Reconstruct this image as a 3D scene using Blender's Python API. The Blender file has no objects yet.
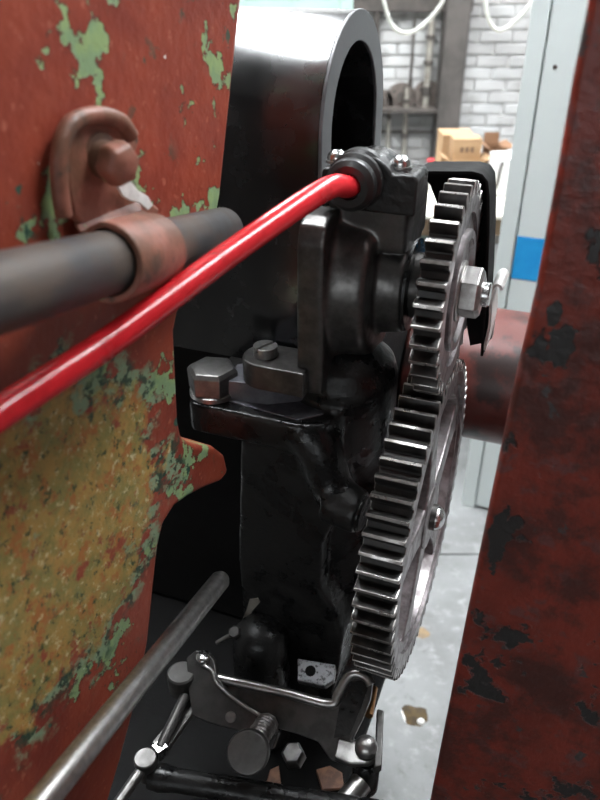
import bpy, bmesh, math, random
from mathutils import Vector, Matrix
random.seed(7)
R = math.radians
SC = bpy.context.scene
COL = SC.collection

# ------------------------------------------------------------------ camera
PITCH, FPX, CAMZ = R(31.0), 750.0, 1.5
cam = bpy.data.objects.new('camera', bpy.data.cameras.new('camera'))
COL.objects.link(cam)
cam.location = (0, 0, CAMZ)
cam.rotation_euler = (R(90) - PITCH, 0, 0)
cam.data.sensor_fit = 'VERTICAL'
cam.data.sensor_height = 36.0
cam.data.sensor_width = 27.0
cam.data.lens = 36.0 * FPX / 800.0
cam.data.clip_start = 0.02
cam.data.dof.use_dof = True
cam.data.dof.focus_distance = 0.82
cam.data.dof.aperture_fstop = 6.0
SC.camera = cam
SC.view_settings.view_transform = 'Standard'
SC.view_settings.look = 'None'
SC.view_settings.gamma = 1.0
SC.view_settings.use_curve_mapping = False
SC.view_settings.exposure = 0.22

# ------------------------------------------------------------------ world
wd = bpy.data.worlds.new('world'); SC.world = wd; wd.use_nodes = True
wd.node_tree.nodes['Background'].inputs[0].default_value = (.75, .82, .9, 1)
wd.node_tree.nodes['Background'].inputs[1].default_value = 0.35
DAY = 1.7            # radiance of the daylit window panes
LAMP = 30.0          # radiance of the ceiling light panels

# ------------------------------------------------------------------ frames
TH = R(20.9)                      # the machine's shaft axis is turned this far from the camera's
UX = Vector((math.cos(TH), -math.sin(TH), 0))
VX = Vector((math.sin(TH), math.cos(TH), 0))
WX = Vector((0, 0, 1))
FW = Vector((0, math.cos(PITCH), -math.sin(PITCH)))
UP = Vector((0, math.sin(PITCH), math.cos(PITCH)))
PHI = R(26.0)                     # the painted side casting's face direction
CN = Vector((math.cos(PHI), -math.sin(PHI), 0))
CD = Vector((math.sin(PHI), math.cos(PHI), 0))
def ray(px, py):
    return FW + Vector((1, 0, 0)) * ((px - 300) / FPX) + UP * ((400 - py) / FPX)
AX = {'u': UX, 'v': VX, 'w': WX, 'x': Vector((1, 0, 0)), 'y': Vector((0, 1, 0)), 'd': FW}
CE = ray(190, 250) * 0.64
def cast(px, py, ax, val, n=None):
    d = ray(px, py); a = n if n is not None else AX[ax]
    return d * (val / d.dot(a))
def on(px, py, **k):              # machine coordinates (along shaft, away, up) of a sighted point on a plane
    (n, val), = k.items(); P = cast(px, py, n, val)
    return Vector((P.dot(UX), P.dot(VX), P.z))
def onw(px, py, **k):             # the same in room coordinates
    (n, val), = k.items(); P = cast(px, py, n, val)
    return Vector((P.x, P.y, P.z + CAMZ))
def onc(px, py, off=0.0):         # side-casting coordinates (out of face, along face, up)
    P = cast(px, py, None, CE.dot(CN) + off, CN)
    return Vector((P.dot(CN), P.dot(CD), P.z))
FRAMES = {'m': (-TH, UX, VX), 'c': (-PHI, CN, CD), 'w': (0.0, Vector((1, 0, 0)), Vector((0, 1, 0)))}

class Thing:
    def __init__(s, name, label, cat, anchor, frame='m', group=None, kind=None, root=None):
        s.rot, a, b = FRAMES[frame]; s.anchor = Vector(anchor); s.frame = frame
        zoff = 0 if frame == 'w' else CAMZ
        s.loc = a * s.anchor.x + b * s.anchor.y + Vector((0, 0, s.anchor.z + zoff))
        s.root = None; s.args = (name, label, cat, group, kind)
        if root is None:
            s.root = bpy.data.objects.new(name, None); s.root.empty_display_size = .02
            s.setup(s.root)
    def setup(s, o):
        name, label, cat, group, kind = s.args
        if o.name not in COL.objects: COL.objects.link(o)
        o.location = s.loc; o.rotation_euler = (0, 0, s.rot)
        if label: o['label'] = label
        if cat: o['category'] = cat
        if group: o['group'] = group
        if kind: o['kind'] = kind
    def part(s, name, bm, mat, parent=None, bevel=0, seg=2, remesh=0, smooth=0, angle=38, label=None):
        for v_ in bm.verts: v_.co -= s.anchor
        bmesh.ops.recalc_face_normals(bm, faces=bm.faces)
        me = bpy.data.meshes.new(name); bm.to_mesh(me); bm.free()
        for p in me.polygons: p.use_smooth = True
        me.set_sharp_from_angle(angle=R(angle))
        for m_ in (mat if isinstance(mat, (list, tuple)) else [mat]): me.materials.append(m_)
        o = bpy.data.objects.new(name, me); COL.objects.link(o)
        if s.root is None and parent is None:
            s.setup(o); s.root = o
        else:
            o.parent = parent or s.root
        if remesh:
            m = o.modifiers.new('r', 'REMESH'); m.mode = 'VOXEL'; m.voxel_size = remesh; m.use_smooth_shade = True
            if smooth:
                m = o.modifiers.new('s', 'SMOOTH'); m.factor = .5; m.iterations = smooth
        if bevel:
            m = o.modifiers.new('b', 'BEVEL'); m.width = bevel; m.segments = seg; m.limit_method = 'ANGLE'
            m.angle_limit = R(34); m.harden_normals = True
        if label: o['label'] = label
        return o
def single(name, label, cat, anchor, bm, mat, frame='m', group=None, kind=None, **kw):
    t = Thing(name, label, cat, anchor, frame, group, kind, root=False)
    return t.part(name, bm, mat, **kw)

# ------------------------------------------------------------------ mesh helpers
def B(): return bmesh.new()
def box(bm, lo, hi):
    x0, y0, z0 = lo; x1, y1, z1 = hi
    v = [bm.verts.new(c) for c in ((x0,y0,z0),(x1,y0,z0),(x1,y1,z0),(x0,y1,z0),(x0,y0,z1),(x1,y0,z1),(x1,y1,z1),(x0,y1,z1))]
    for f in ((0,3,2,1),(4,5,6,7),(0,1,5,4),(1,2,6,5),(2,3,7,6),(3,0,4,7)): bm.faces.new([v[i] for i in f])
    return bm
def prism(bm, pts, lo, hi):       # pts: 3D points, lo/hi: offset vectors
    a = [bm.verts.new(Vector(p) + Vector(lo)) for p in pts]; b = [bm.verts.new(Vector(p) + Vector(hi)) for p in pts]
    n = len(pts)
    bm.faces.new(a[::-1]); bm.faces.new(b)
    for i in range(n): bm.faces.new((a[i], a[(i+1) % n], b[(i+1) % n], b[i]))
    return bm
def basis(d):
    d = Vector(d).normalized(); t = Vector((0, 0, 1)) if abs(d.z) < .9 else Vector((0, 1, 0))
    x = d.cross(t).normalized(); return x, d.cross(x).normalized(), d
def lathe(bm, c, axis, prof, n=32, phase=0.0, caps=True):   # prof: (distance along axis, radius)
    x, y, d = basis(axis); c = Vector(c); rings = []
    for t, r in prof:
        if r < 1e-6: rings.append([bm.verts.new(c + d * t)])
        else: rings.append([bm.verts.new(c + d * t + (x * math.cos(phase + 2*math.pi*k/n) + y * math.sin(phase + 2*math.pi*k/n)) * r) for k in range(n)])
    for a, b in zip(rings, rings[1:]):
        if len(a) == 1 and len(b) == 1: continue
        for k in range(n):
            k2 = (k + 1) % n
            if len(a) == 1: bm.faces.new((a[0], b[k], b[k2]))
            elif len(b) == 1: bm.faces.new((a[k], a[k2], b[0]))
            else: bm.faces.new((a[k], a[k2], b[k2], b[k]))
    for rg in (rings[0], rings[-1]) if caps else ():
        if len(rg) > 1: bm.faces.new(rg)
    return bm
def cyl(bm, p0, p1, r0, r1=None, n=32, ch=0.0):
    p0, p1 = Vector(p0), Vector(p1); L = (p1 - p0).length; r1 = r0 if r1 is None else r1
    if ch: return lathe(bm, p0, p1 - p0, [(0, r0 - ch), (ch, r0), (L - ch, r1), (L, r1 - ch)], n)
    return lathe(bm, p0, p1 - p0, [(0, r0), (L, r1)], n)
def smoothpath(pts, k=6):
    pts = [Vector(p) for p in pts]; out = []
    for i in range(len(pts) - 1):
        p0 = pts[max(i-1, 0)]; p1 = pts[i]; p2 = pts[i+1]; p3 = pts[min(i+2, len(pts)-1)]
        for j in range(k):
            t = j / k
            out.append(.5 * ((2*p1) + (p2-p0)*t + (2*p0-5*p1+4*p2-p3)*t*t + (3*p1-p0-3*p2+p3)*t**3))
    return out + [pts[-1]]
def tube(bm, path, r, n=20):
    rings = []; prev = None
    for i, p in enumerate(path):
        d = (path[min(i+1, len(path)-1)] - path[max(i-1, 0)]).normalized()
        x = basis(d)[0] if prev is None else (prev - d * prev.dot(d)).normalized()
        prev = x; y = d.cross(x); rr = r(i/(len(path)-1)) if callable(r) else r
        rings.append([bm.verts.new(p + (x*math.cos(2*math.pi*k/n) + y*math.sin(2*math.pi*k/n))*rr) for k in range(n)])
    for a, b in zip(rings, rings[1:]):
        for k in range(n): bm.faces.new((a[k], a[(k+1) % n], b[(k+1) % n], b[k]))
    bm.faces.new(rings[0]); bm.faces.new(rings[-1])
    return bm
def dome(bm, c, axis, r, h, n=24, skirt=0.0):
    prof = [(-skirt, r)] if skirt else []
    return lathe(bm, c, axis, prof + [(h*math.sin(a*math.pi/16), r*math.cos(a*math.pi/16)) for a in range(0, 8)] + [(h, 0)], n)
def hexhead(bm, c, axis, r, h, phase=0.0):   # hexagon with a chamfered crown
    return lathe(bm, c, axis, [(0, r), (h*.82, r), (h, r*.84)], 6, phase)
def sheet(bm, path, d, t):        # a bent strip: path points swept along d, thickness t
    d = Vector(d); n = len(path); A = []
    for i, p in enumerate(path):
        tg = (path[min(i+1, n-1)] - path[max(i-1, 0)]).normalized(); nr = tg.cross(d).normalized() * t
        A.append([bm.verts.new(q) for q in (p, p + d, p + d + nr, p + nr)])
    for a, b in zip(A, A[1:]):
        for k in range(4): bm.faces.new((a[k], a[(k+1) % 4], b[(k+1) % 4], b[k]))
    bm.faces.new(A[0]); bm.faces.new(A[-1])
    return bm

# ------------------------------------------------------------------ materials
class NT:
    def __init__(s, name):
        s.m = bpy.data.materials.new(name); s.m.use_nodes = True; s.t = s.m.node_tree
        s.b = s.t.nodes['Principled BSDF']; s.tc = s.t.nodes.new('ShaderNodeTexCoord')
    def lk(s, a, b): s.t.links.new(a, b)
    def noise(s, scale, detail=4, rough=.55, stretch=None, off=(0,0,0), rot=(0,0,0)):
        n = s.t.nodes.new('ShaderNodeTexNoise'); n.inputs['Scale'].default_value = scale
        n.inputs['Detail'].default_value = detail; n.inputs['Roughness'].default_value = rough
        mp = s.t.nodes.new('ShaderNodeMapping'); mp.inputs['Location'].default_value = off
        mp.inputs['Rotation'].default_value = rot
        if stretch: mp.inputs['Scale'].default_value = stretch
        s.lk(s.tc.outputs['Object'], mp.inputs[0]); s.lk(mp.outputs[0], n.inputs['Vector'])
        return n.outputs['Fac']
    def ramp(s, f, a, b):
        r = s.t.nodes.new('ShaderNodeMapRange'); r.interpolation_type = 'SMOOTHSTEP'
        r.inputs[1].default_value = a; r.inputs[2].default_value = b
        s.lk(f, r.inputs[0]); return r.outputs[0]
    def mix(s, fac, a, b):
        n = s.t.nodes.new('ShaderNodeMix'); n.data_type = 'RGBA'
        if isinstance(fac, (int, float)): n.inputs[0].default_value = fac
        else: s.lk(fac, n.inputs[0])
        for x, i in ((a, 6), (b, 7)):
            if isinstance(x, tuple): n.inputs[i].default_value = (*x, 1)
            else: s.lk(x, n.inputs[i])
        return n.outputs[2]
    def math(s, op, a, b):
        n = s.t.nodes.new('ShaderNodeMath'); n.operation = op
        for x, i in ((a, 0), (b, 1)):
            if isinstance(x, (int, float)): n.inputs[i].default_value = x
            else: s.lk(x, n.inputs[i])
        return n.outputs[0]
    def blob(s, c, r):              # 0 at c, 1 on the ellipsoid of radii r
        m = s.t.nodes.new('ShaderNodeMapping'); m.vector_type = 'TEXTURE'
        m.inputs['Location'].default_value = c; m.inputs['Scale'].default_value = r
        l = s.t.nodes.new('ShaderNodeVectorMath'); l.operation = 'LENGTH'
        s.lk(s.tc.outputs['Object'], m.inputs[0]); s.lk(m.outputs[0], l.inputs[0]); return l.outputs['Value']
    def bump(s, h, strength, dist=.002):
        n = s.t.nodes.new('ShaderNodeBump'); n.inputs['Strength'].default_value = strength
        n.inputs['Distance'].default_value = dist; s.lk(h, n.inputs['Height']); s.lk(n.outputs[0], s.b.inputs['Normal'])
    def col(s, x):
        if isinstance(x, tuple): s.b.inputs['Base Color'].default_value = (*x, 1)
        else: s.lk(x, s.b.inputs['Base Color'])
    def rough(s, x):
        if isinstance(x, (int, float)): s.b.inputs['Roughness'].default_value = x
        else: s.lk(x, s.b.inputs['Roughness'])
    def metal(s, x):
        if isinstance(x, (int, float)): s.b.inputs['Metallic'].default_value = x
        else: s.lk(x, s.b.inputs['Metallic'])
def simple(name, c1, c2, rough=.5, metal=0., scale=40, bump=.15, r2=None, dist=.001, lo=.35, hi=.68, stretch=None):
    m = NT(name); f = m.ramp(m.noise(scale, 5, .6, stretch), lo, hi)
    m.col(m.mix(f, c1, c2)); m.metal(metal)
    if r2 is None: m.rough(rough)
    else:
        r = m.t.nodes.new('ShaderNodeMapRange'); r.inputs[3].default_value = rough; r.inputs[4].default_value = r2
        m.lk(f, r.inputs[0]); m.rough(r.outputs[0])
    if bump: m.bump(m.noise(scale*3, 4), bump, dist)
    return m.m
MAT = {}
MAT['cast_black'] = simple('cast_black', (.006,.006,.0063), (.012,.0115,.011), .2, 0, 30, .5, .5, .003)
MAT['guard_black'] = _g = simple('guard_black', (.006,.006,.0065), (.012,.012,.0125), .2, 0, 26, .1, .3, .001)
_b = _g.node_tree.nodes['Principled BSDF']; _b.inputs['Coat Weight'].default_value = 1.0; _b.inputs['Coat Roughness'].default_value = .16; _b.inputs['Coat IOR'].default_value = 1.5
_g2 = MAT['cast_black'].node_tree.nodes['Principled BSDF']; _g2.inputs['Specular IOR Level'].default_value = .36
MAT['shade_black'] = simple('shade_black', (.0032,.0032,.0032), (.0065,.006,.006), .75, 0, 30, .3, .9, .002)  # near-black, puts inner shade into base, guard end and hole; plain black on hood
MAT['shade_black'].node_tree.nodes['Principled BSDF'].inputs['Specular IOR Level'].default_value = .2
MAT['rim_worn'] = simple('rim_worn', (.11,.11,.115), (.16,.16,.165), .38, .5, 60, .1, .5)
MAT['steel_dark'] = simple('steel_dark', (.11,.106,.102), (.055,.052,.05), .28, .75, 45, .12, .46, .0008)
MAT['steel'] = simple('steel', (.42,.41,.4), (.26,.25,.24), .28, .95, 70, .06, .42, .0004)
MAT['steel_polished'] = simple('steel_polished', (.62,.6,.58), (.46,.45,.43), .3, .97, 160, .12, .38, .0004)
MAT['steel_mid'] = simple('steel_mid', (.2,.195,.19), (.12,.115,.11), .3, .9, 60, .06, .45, .0004)
MAT['steel_bright'] = simple('steel_bright', (.7,.7,.7), (.5,.5,.5), .14, 1, 60, .03, .3, .0003)
MAT['gear_steel'] = simple('gear_steel', (.42,.40,.385), (.17,.155,.145), .24, .95, 38, .07, .42, .0006)
MAT['gear_face'] = simple('gear_face', (.30,.275,.28), (.15,.135,.135), .34, .9, 60, .08, .5, .0006)
MAT['shim'] = simple('shim', (.16,.16,.18), (.1,.1,.115), .4, .7, 60, .05, .5, .0004)
MAT['rubber'] = simple('rubber', (.01,.01,.01), (.016,.016,.016), .35, 0, 60, .05)
MAT['red_rod'] = simple('red_rod', (.62,.022,.03), (.42,.012,.016), .2, 0, 30, .06, .34, .0006, .5, .75)
MAT['white_paint'] = simple('white_paint', (.8,.78,.75), (.62,.6,.57), .6, 0, 90, .2)
MAT['cabinet'] = simple('cabinet', (.72,.78,.765), (.69,.75,.74), .42, 0, 6, .02)
MAT['tape'] = simple('tape', (.015,.32,.74), (.02,.36,.78), .5, 0, 30, .04)
MAT['dark_gap'] = simple('dark_gap', (.02,.02,.02), (.03,.03,.03), .8, 0, 20, 0)
MAT['cable'] = simple('cable', (.62,.62,.57), (.52,.52,.48), .5, 0, 20, 0)
MAT['card'] = simple('card', (.42,.27,.15), (.36,.225,.12), .8, 0, 12, .05)
MAT['card_dark'] = simple('card_dark', (.22,.115,.06), (.18,.095,.05), .8, 0, 12, .05)
MAT['print'] = simple('print', (.14,.09,.06), (.18,.11,.07), .8, 0, 20, 0)
MAT['bench_top'] = simple('bench_top', (.78,.74,.66), (.68,.62,.54), .5, 0, 5, .02)
MAT['wood'] = simple('wood', (.2,.13,.075), (.12,.075,.045), .6, 0, 9, .1)
MAT['teal'] = simple('teal', (.12,.19,.18), (.09,.15,.145), .5, 0, 9, .03)
MAT['mint'] = simple('mint', (.40,.56,.50), (.36,.5,.45), .5, 0, 6, .02)
MAT['red_plastic'] = simple('red_plastic', (.45,.03,.04), (.38,.025,.03), .4, 0, 10, 0)
MAT['white_plastic'] = simple('white_plastic', (.8,.8,.8), (.74,.74,.75), .4, 0, 10, 0)
MAT['pipe_grey'] = simple('pipe_grey', (.42,.40,.35), (.24,.21,.18), .5, .3, 14, .05)
MAT['rust_disc'] = simple('rust_disc', (.2,.165,.145), (.11,.09,.08), .6, .3, 16, .1)
MAT['iron_dark'] = simple('iron_dark', (.06,.052,.047), (.1,.085,.075), .6, .2, 14, .1)
MAT['grime'] = simple('grime', (.10,.088,.08), (.045,.04,.036), .8, 0, 6, .2)
MAT['rust_shade'] = simple('rust_shade', (.12,.055,.03), (.06,.03,.02), .7, 0, 60, .4)  # rust brown darkened with the shade round the clamp bolt
MAT['copper'] = simple('copper', (.5,.26,.12), (.3,.15,.07), .35, .9, 50, .05)
MAT['scrap'] = simple('scrap', (.24,.12,.07), (.1,.05,.035), .6, 0, 60, .3)
MAT['hose'] = simple('hose', (.03,.032,.036), (.075,.055,.042), .42, 0, 22, .12, .55, .001)
MAT['galvanised'] = simple('galvanised', (.6,.59,.57), (.42,.41,.4), .45, .35, 40, .05)
MAT['pad_worn'] = simple('pad_worn', (.24,.24,.25), (.06,.06,.06), .3, .6, 220, .4, .4, .001, .5, .64)
MAT['ceiling_paint'] = simple('ceiling_paint', (.42,.42,.41), (.36,.36,.35), .9, 0, 2, 0)
def brickmat():
    m = NT('painted_brick')
    oi = m.t.nodes.new('ShaderNodeObjectInfo')
    g = m.t.nodes.new('ShaderNodeNewGeometry')
    n = m.t.nodes.new('ShaderNodeTexNoise'); n.inputs['Scale'].default_value = 9; n.inputs['Detail'].default_value = 6
    m.lk(g.outputs['Position'], n.inputs['Vector'])
    n2 = m.t.nodes.new('ShaderNodeTexNoise'); n2.inputs['Scale'].default_value = 2.2; n2.inputs['Detail'].default_value = 3
    m.lk(g.outputs['Position'], n2.inputs['Vector'])
    c = m.mix(m.ramp(n.outputs['Fac'], .52, .78), (.54,.54,.535), (.25,.235,.225))
    c = m.mix(m.math('MULTIPLY', oi.outputs['Random'], .42), c, (.42,.39,.375))
    c = m.mix(m.math('MULTIPLY', m.ramp(n2.outputs['Fac'], .42, .68), .5), c, (.2,.19,.185))
    m.col(c); m.rough(.75); m.bump(n.outputs['Fac'], .4, .01); return m.m
MAT['brick'] = brickmat()
MAT['mortar'] = simple('mortar', (.56,.56,.55), (.4,.385,.37), .9, 0, 12, .2)
def concrete():
    m = NT('concrete')
    c = m.mix(m.ramp(m.noise(3.2, 6, .6), .35, .7), (.24,.245,.245), (.155,.155,.153))
    c = m.mix(m.ramp(m.noise(26, 5, .65), .5, .8), c, (.36,.365,.365))
    c = m.mix(m.math('MULTIPLY', m.ramp(m.noise(11, 6, .7, off=(3,1,0)), .55, .72), .7), c, (.09,.085,.08))
    m.col(c); m.rough(.55); m.bump(m.noise(60, 5), .15, .004); return m.m
MAT['concrete'] = concrete()
MAT['shaded_concrete'] = simple('shaded_concrete', (.05,.048,.045), (.09,.087,.08), .6, 0, 8, .2)  # shade put into the colour of the unseen front floor
def paint_casting():
    m = NT('chipped_paint')
    red = m.mix(m.ramp(m.noise(14, 4), .35, .7), (.33,.062,.032), (.22,.036,.022))
    red = m.mix(m.ramp(m.noise(120, 3), .6, .72), red, (.42,.12,.075))
    # old green coat showing through chips
    n1 = m.noise(31, 5, .6, off=(2.3,.2,1.4))
    region = m.ramp(m.noise(9, 2, .5, off=(1.3,.4,0)), .40, .58)
    n1 = m.math('ADD', n1, m.math('MULTIPLY', m.math('SUBTRACT', region, 1), .3))
    g = m.ramp(n1, .545, .555)
    gd = m.ramp(n1, .528, .54)
    green = m.mix(m.ramp(m.noise(70, 3), .4, .6), (.30,.42,.18), (.24,.36,.19))
    c = m.mix(gd, red, (.10,.032,.022)); c = m.mix(g, c, green)
    # darker green undercoat flecks
    c = m.mix(m.math('MULTIPLY', m.ramp(m.noise(42, 5, .6, off=(5,2,3)), .60, .63), m.ramp(m.noise(6, 2, .5, off=(4,4,4)), .5, .6)), c, (.03,.085,.06))
    c = m.mix(m.ramp(m.noise(55, 4, .6, off=(9,1,1)), .715, .73), c, (.7,.68,.64))
    # large bare, ochre weathered area lower on the face
    k = onc(40, 560) - CAST_ANCHOR; k = (0, k.y, k.z)
    d = m.math('ADD', m.blob(k, (1, .150, .145)), m.math('MULTIPLY', m.noise(16, 6, .65, off=(0,3,2)), 1.5))
    rim = m.math('MULTIPLY', m.ramp(m.math('MULTIPLY', d, -1), -1.95, -1.72), m.ramp(m.noise(48, 5, .6, (1,.8,1.6), (0,0,0), (R(35),0,0)), .44, .5))
    rimc = m.mix(m.ramp(m.noise(60, 4, .6, off=(1,7,1)), .48, .52), (.03,.07,.045), (.26,.36,.22))
    c = m.mix(rim, c, rimc)
    och = m.mix(m.ramp(m.noise(34, 8, .75), .4, .6), (.50,.30,.085), (.29,.25,.08))
    och = m.mix(m.ramp(m.noise(40, 8, .75, off=(3,3,3)), .50, .60), och, (.46,.17,.045))
    och = m.mix(m.ramp(m.noise(95, 6, .75, off=(6,3,1)), .55, .63), och, (.66,.56,.32))
    och = m.mix(m.ramp(m.noise(85, 6, .75, off=(1,8,1)), .55, .62), och, (.07,.09,.035))
    och = m.mix(m.ramp(m.noise(22, 6, .7, off=(2,5,1)), .57, .63), och, (.34,.07,.035))
    inn = m.math('MULTIPLY', m.ramp(m.math('MULTIPLY', d, -1), -1.72, -1.58), m.ramp(m.noise(30, 6, .7, off=(8,8,8)), .3, .42))
    c = m.mix(inn, c, och)
    m.col(c); m.rough(.42)
    h = m.math('ADD', m.math('MULTIPLY', g, -.6), m.noise(90, 4)); m.bump(h, .45, .0022); return m.m
def paint_frame():
    m = NT('worn_red_frame')
    red = m.mix(m.ramp(m.noise(12, 4), .35, .7), (.235,.034,.02), (.145,.023,.0145))
    red = m.mix(m.ramp(m.noise(45, 4, .6, off=(2,2,2)), .54, .62), red, (.155,.05,.045))
    blk = m.ramp(m.noise(15, 6, .62, off=(.3,1.7,.35)), .585, .61)
    red = m.mix(m.math('MULTIPLY', m.ramp(m.noise(17, 6, .68, off=(4,.5,2.2)), .46, .60), .8), red, (.05,.018,.015))
    blk2 = m.ramp(m.noise(36, 5, .6, off=(7,1,0)), .63, .66)
    wob = m.math('MULTIPLY', m.noise(75, 5, .65, off=(1,1,5)), 2.2)
    for px, py, r1, r2 in ((563,345,.0095,.017), (544,355,.011,.004), (554,314,.006,.009), (498,540,.008,.03)):
        q = on(px, py, v=.5) - Vector((.1, .5, -CAMZ))
        blk = m.math('MAXIMUM', blk, m.ramp(m.math('MULTIPLY', m.math('ADD', m.blob((q.x, 0, q.z), (r1, 1, r2)), wob), -1), -2.1, -2.02))
    c = m.mix(blk, red, (.028,.026,.026)); c = m.mix(blk2, c, (.06,.055,.055))
    m.col(c); m.rough(.4); m.bump(m.math('ADD', m.math('MULTIPLY', blk, -.8), m.noise(75, 5, .6)), .55, .003); return m.m
def paint_beam():
    m = NT('oily_red_beam')
    c = m.mix(m.ramp(m.noise(14, 5, .6), .45, .6), (.10,.025,.02), (.02,.012,.011))
    m.col(c); m.rough(.35); m.bump(m.noise(60, 4), .2, .002); return m.m
def clampmat():
    m = NT('rusty_pink_paint')
    c = m.mix(m.ramp(m.noise(26, 5, .6), .4, .62), (.29,.11,.075), (.16,.068,.04))
    c = m.mix(m.ramp(m.noise(50, 5, .6, off=(3,1,2)), .58, .66), c, (.11,.06,.04))
    c = m.mix(m.ramp(m.noise(44, 4, .6, off=(5,1,6)), .66, .7), c, (.22,.22,.1))
    m.col(c); m.rough(.5); m.bump(m.noise(90, 4), .5, .002); return m.m
CAST_ANCHOR = Vector((CE.dot(CN), CE.dot(CD), -CAMZ))
MAT['paint'] = paint_casting(); MAT['frame'] = paint_frame(); MAT['beam'] = paint_beam(); MAT['clamp'] = clampmat()
def emit(name, c, s):
    m = NT(name); m.b.inputs['Emission Color'].default_value = (*c, 1); m.b.inputs['Emission Strength'].default_value = s
    m.col((.8,.8,.8)); return m.m
MAT['lamp_glow'] = emit('lamp_glow', (.93,.97,1.0), LAMP)
MAT['day_glow'] = emit('day_glow', (.9,.96,1.0), DAY)

# ================================================================== the room
XL, XR, YB, YF, ZC = -3.2, 3.4, 4.6, -3.0, 3.6
WW = Vector((1, 0, 0))
fl = Thing('floor', None, None, (0, 0, 0), 'w', kind='structure', root=False)
flo = fl.part('floor', box(B(), (XL, YF, -.12), (XR, YB + .1, -.012)), MAT['dark_gap'])
xs = [XL, -1.9, -.55, .9, 2.2, XR]; ys = [YF, -1.5, .0, .7, 1.63, YB + .1]
for i in range(5):
    for j in range(5):
        fl.part('concrete_slab', box(B(), (xs[i] + .003, ys[j] + .003, -.012), (xs[i+1] - .003, ys[j+1] - .003, 0)), MAT['concrete' if j > 2 or i > 2 else 'shaded_concrete'], parent=flo)  # unseen front slabs coloured dark so lower machine faces reflect less light
wl = Thing('wall_back', None, None, (0, 0, 0), 'w', kind='structure', root=False)
wb = wl.part('wall_back', box(B(), (XL, YB, 0), (XR, YB + .12, ZC)), MAT['mortar'])
# individual bricks where the wall shows, joints recessed
BW, BH, G = .172, .055, .008
me = None; row = 0; z = .33; nb = 0
while z < 1.95:
    x = .0 - (row % 2) * (BW + G) / 2
    while x < 1.95:
        if me is None:
            bm = box(B(), (-BW/2, -.011, -BH/2), (BW/2, .012, BH/2))
            bmesh.ops.bevel(bm, geom=[e for e in bm.edges], offset=.004, segments=1, affect='EDGES')
            me = bpy.data.meshes.new('brick'); bm.to_mesh(me); bm.free(); me.materials.append(MAT['brick'])
        o = bpy.data.objects.new('brick', me); COL.objects.link(o); o.parent = wb
        o.location = (x + random.uniform(-.004, .004), YB - random.uniform(0, .006), z)
        o.scale = (random.uniform(.95, 1.0), 1, random.uniform(.94, 1.03)); nb += 1
        x += BW + G
    z += BH + G; row += 1
single('wall_left', None, None, (0, 0, 0), box(B(), (XL - .1, YF, 0), (XL, YB, ZC)), MAT['grime'], 'w', kind='structure')
single('wall_right', None, None, (0, 0, 0), box(B(), (XR, YF, 0), (XR + .1, YB, ZC)), MAT['grime'], 'w', kind='structure')
single('wall_front', None, None, (0, 0, 0), box(B(), (XL, YF - .1, 0), (XR, YF, ZC)), MAT['iron_dark'], 'w', kind='structure')
single('ceiling', None, None, (0, 0, 0), box(B(), (XL, YF, ZC), (XR, YB, ZC + .1)), MAT['ceiling_paint'], 'w', kind='structure')
for lx, ly, lab in [(x_, y_, 'bright ceiling light panel in the %s row from the viewer, %s side' % (r_, d_))
                    for y_, r_ in ((.95, 'nearest'), (2.25, 'middle'), (3.55, 'farthest')) for x_, d_ in ((-.6, 'left'), (1.5, 'right'))]:
    t = Thing('ceiling_light', lab, 'ceiling light', (lx, ly, ZC - .08), 'w', group='ceiling light panels')
    b = B(); hx_, hy_ = .42, .62
    for lo, hi in (((lx-hx_, ly-hy_, ZC-.09), (lx+hx_, ly-hy_+.04, ZC)), ((lx-hx_, ly+hy_-.04, ZC-.09), (lx+hx_, ly+hy_, ZC)),
                   ((lx-hx_, ly-hy_+.04, ZC-.09), (lx-hx_+.04, ly+hy_-.04, ZC)), ((lx+hx_-.04, ly-hy_+.04, ZC-.09), (lx+hx_, ly+hy_-.04, ZC))): box(b, lo, hi)
    t.part('frame', b, MAT['white_plastic'])
    t.part('diffuser', box(B(), (lx-hx_+.04, ly-hy_+.04, ZC-.07), (lx+hx_-.04, ly+hy_-.04, ZC-.05)), MAT['lamp_glow'])
# daylight window in the wall behind the viewer
wx0, wx1, wz0, wz1 = -2.5, .3, 1.0, 2.4
t = Thing('window_1', None, None, (wx0, YF, wz0), 'w', kind='structure')
b = B()
for lo, hi in (((wx0-.06, YF, wz0-.06), (wx1+.06, YF+.05, wz0)), ((wx0-.06, YF, wz1), (wx1+.06, YF+.05, wz1+.06)), ((wx0-.06, YF, wz0), (wx0, YF+.05, wz1)), ((wx1, YF, wz0), (wx1+.06, YF+.05, wz1))): box(b, lo, hi)
t.part('window_frame', b, MAT['white_plastic'])
for k in range(4):
    xa = wx0 + (wx1-wx0)/4*k
    t.part('pane', box(B(), (xa+.02, YF+.005, wz0), (xa+(wx1-wx0)/4-.02, YF+.015, wz1)), MAT['day_glow'])
    if k: t.part('mullion', box(B(), (xa-.02, YF, wz0), (xa+.02, YF+.04, wz1)), MAT['white_plastic'])
# sooty pilaster against the wall
p0 = onw(441, 60, y=4.5); p1 = onw(465, 60, y=4.5)
t = Thing('pillar', None, None, (p0.x, 4.5, 0), 'w', kind='structure', root=False)
t.args = ('trim_1', None, None, None, 'structure')
t.part('trim_1', box(B(), (p0.x, 4.46, 0), (p1.x, YB, ZC)), MAT['grime'], bevel=.01)
# dark wall rail under the ceiling pipes
a = onw(372, 6, y=4.5)
single('trim_2', None, None, (a.x, 4.5, a.z), box(B(), (a.x - .6, 4.52, a.z - .03), (p1.x + .02, YB, a.z + .05)), MAT['iron_dark'], 'w', kind='structure', bevel=.005)

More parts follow.
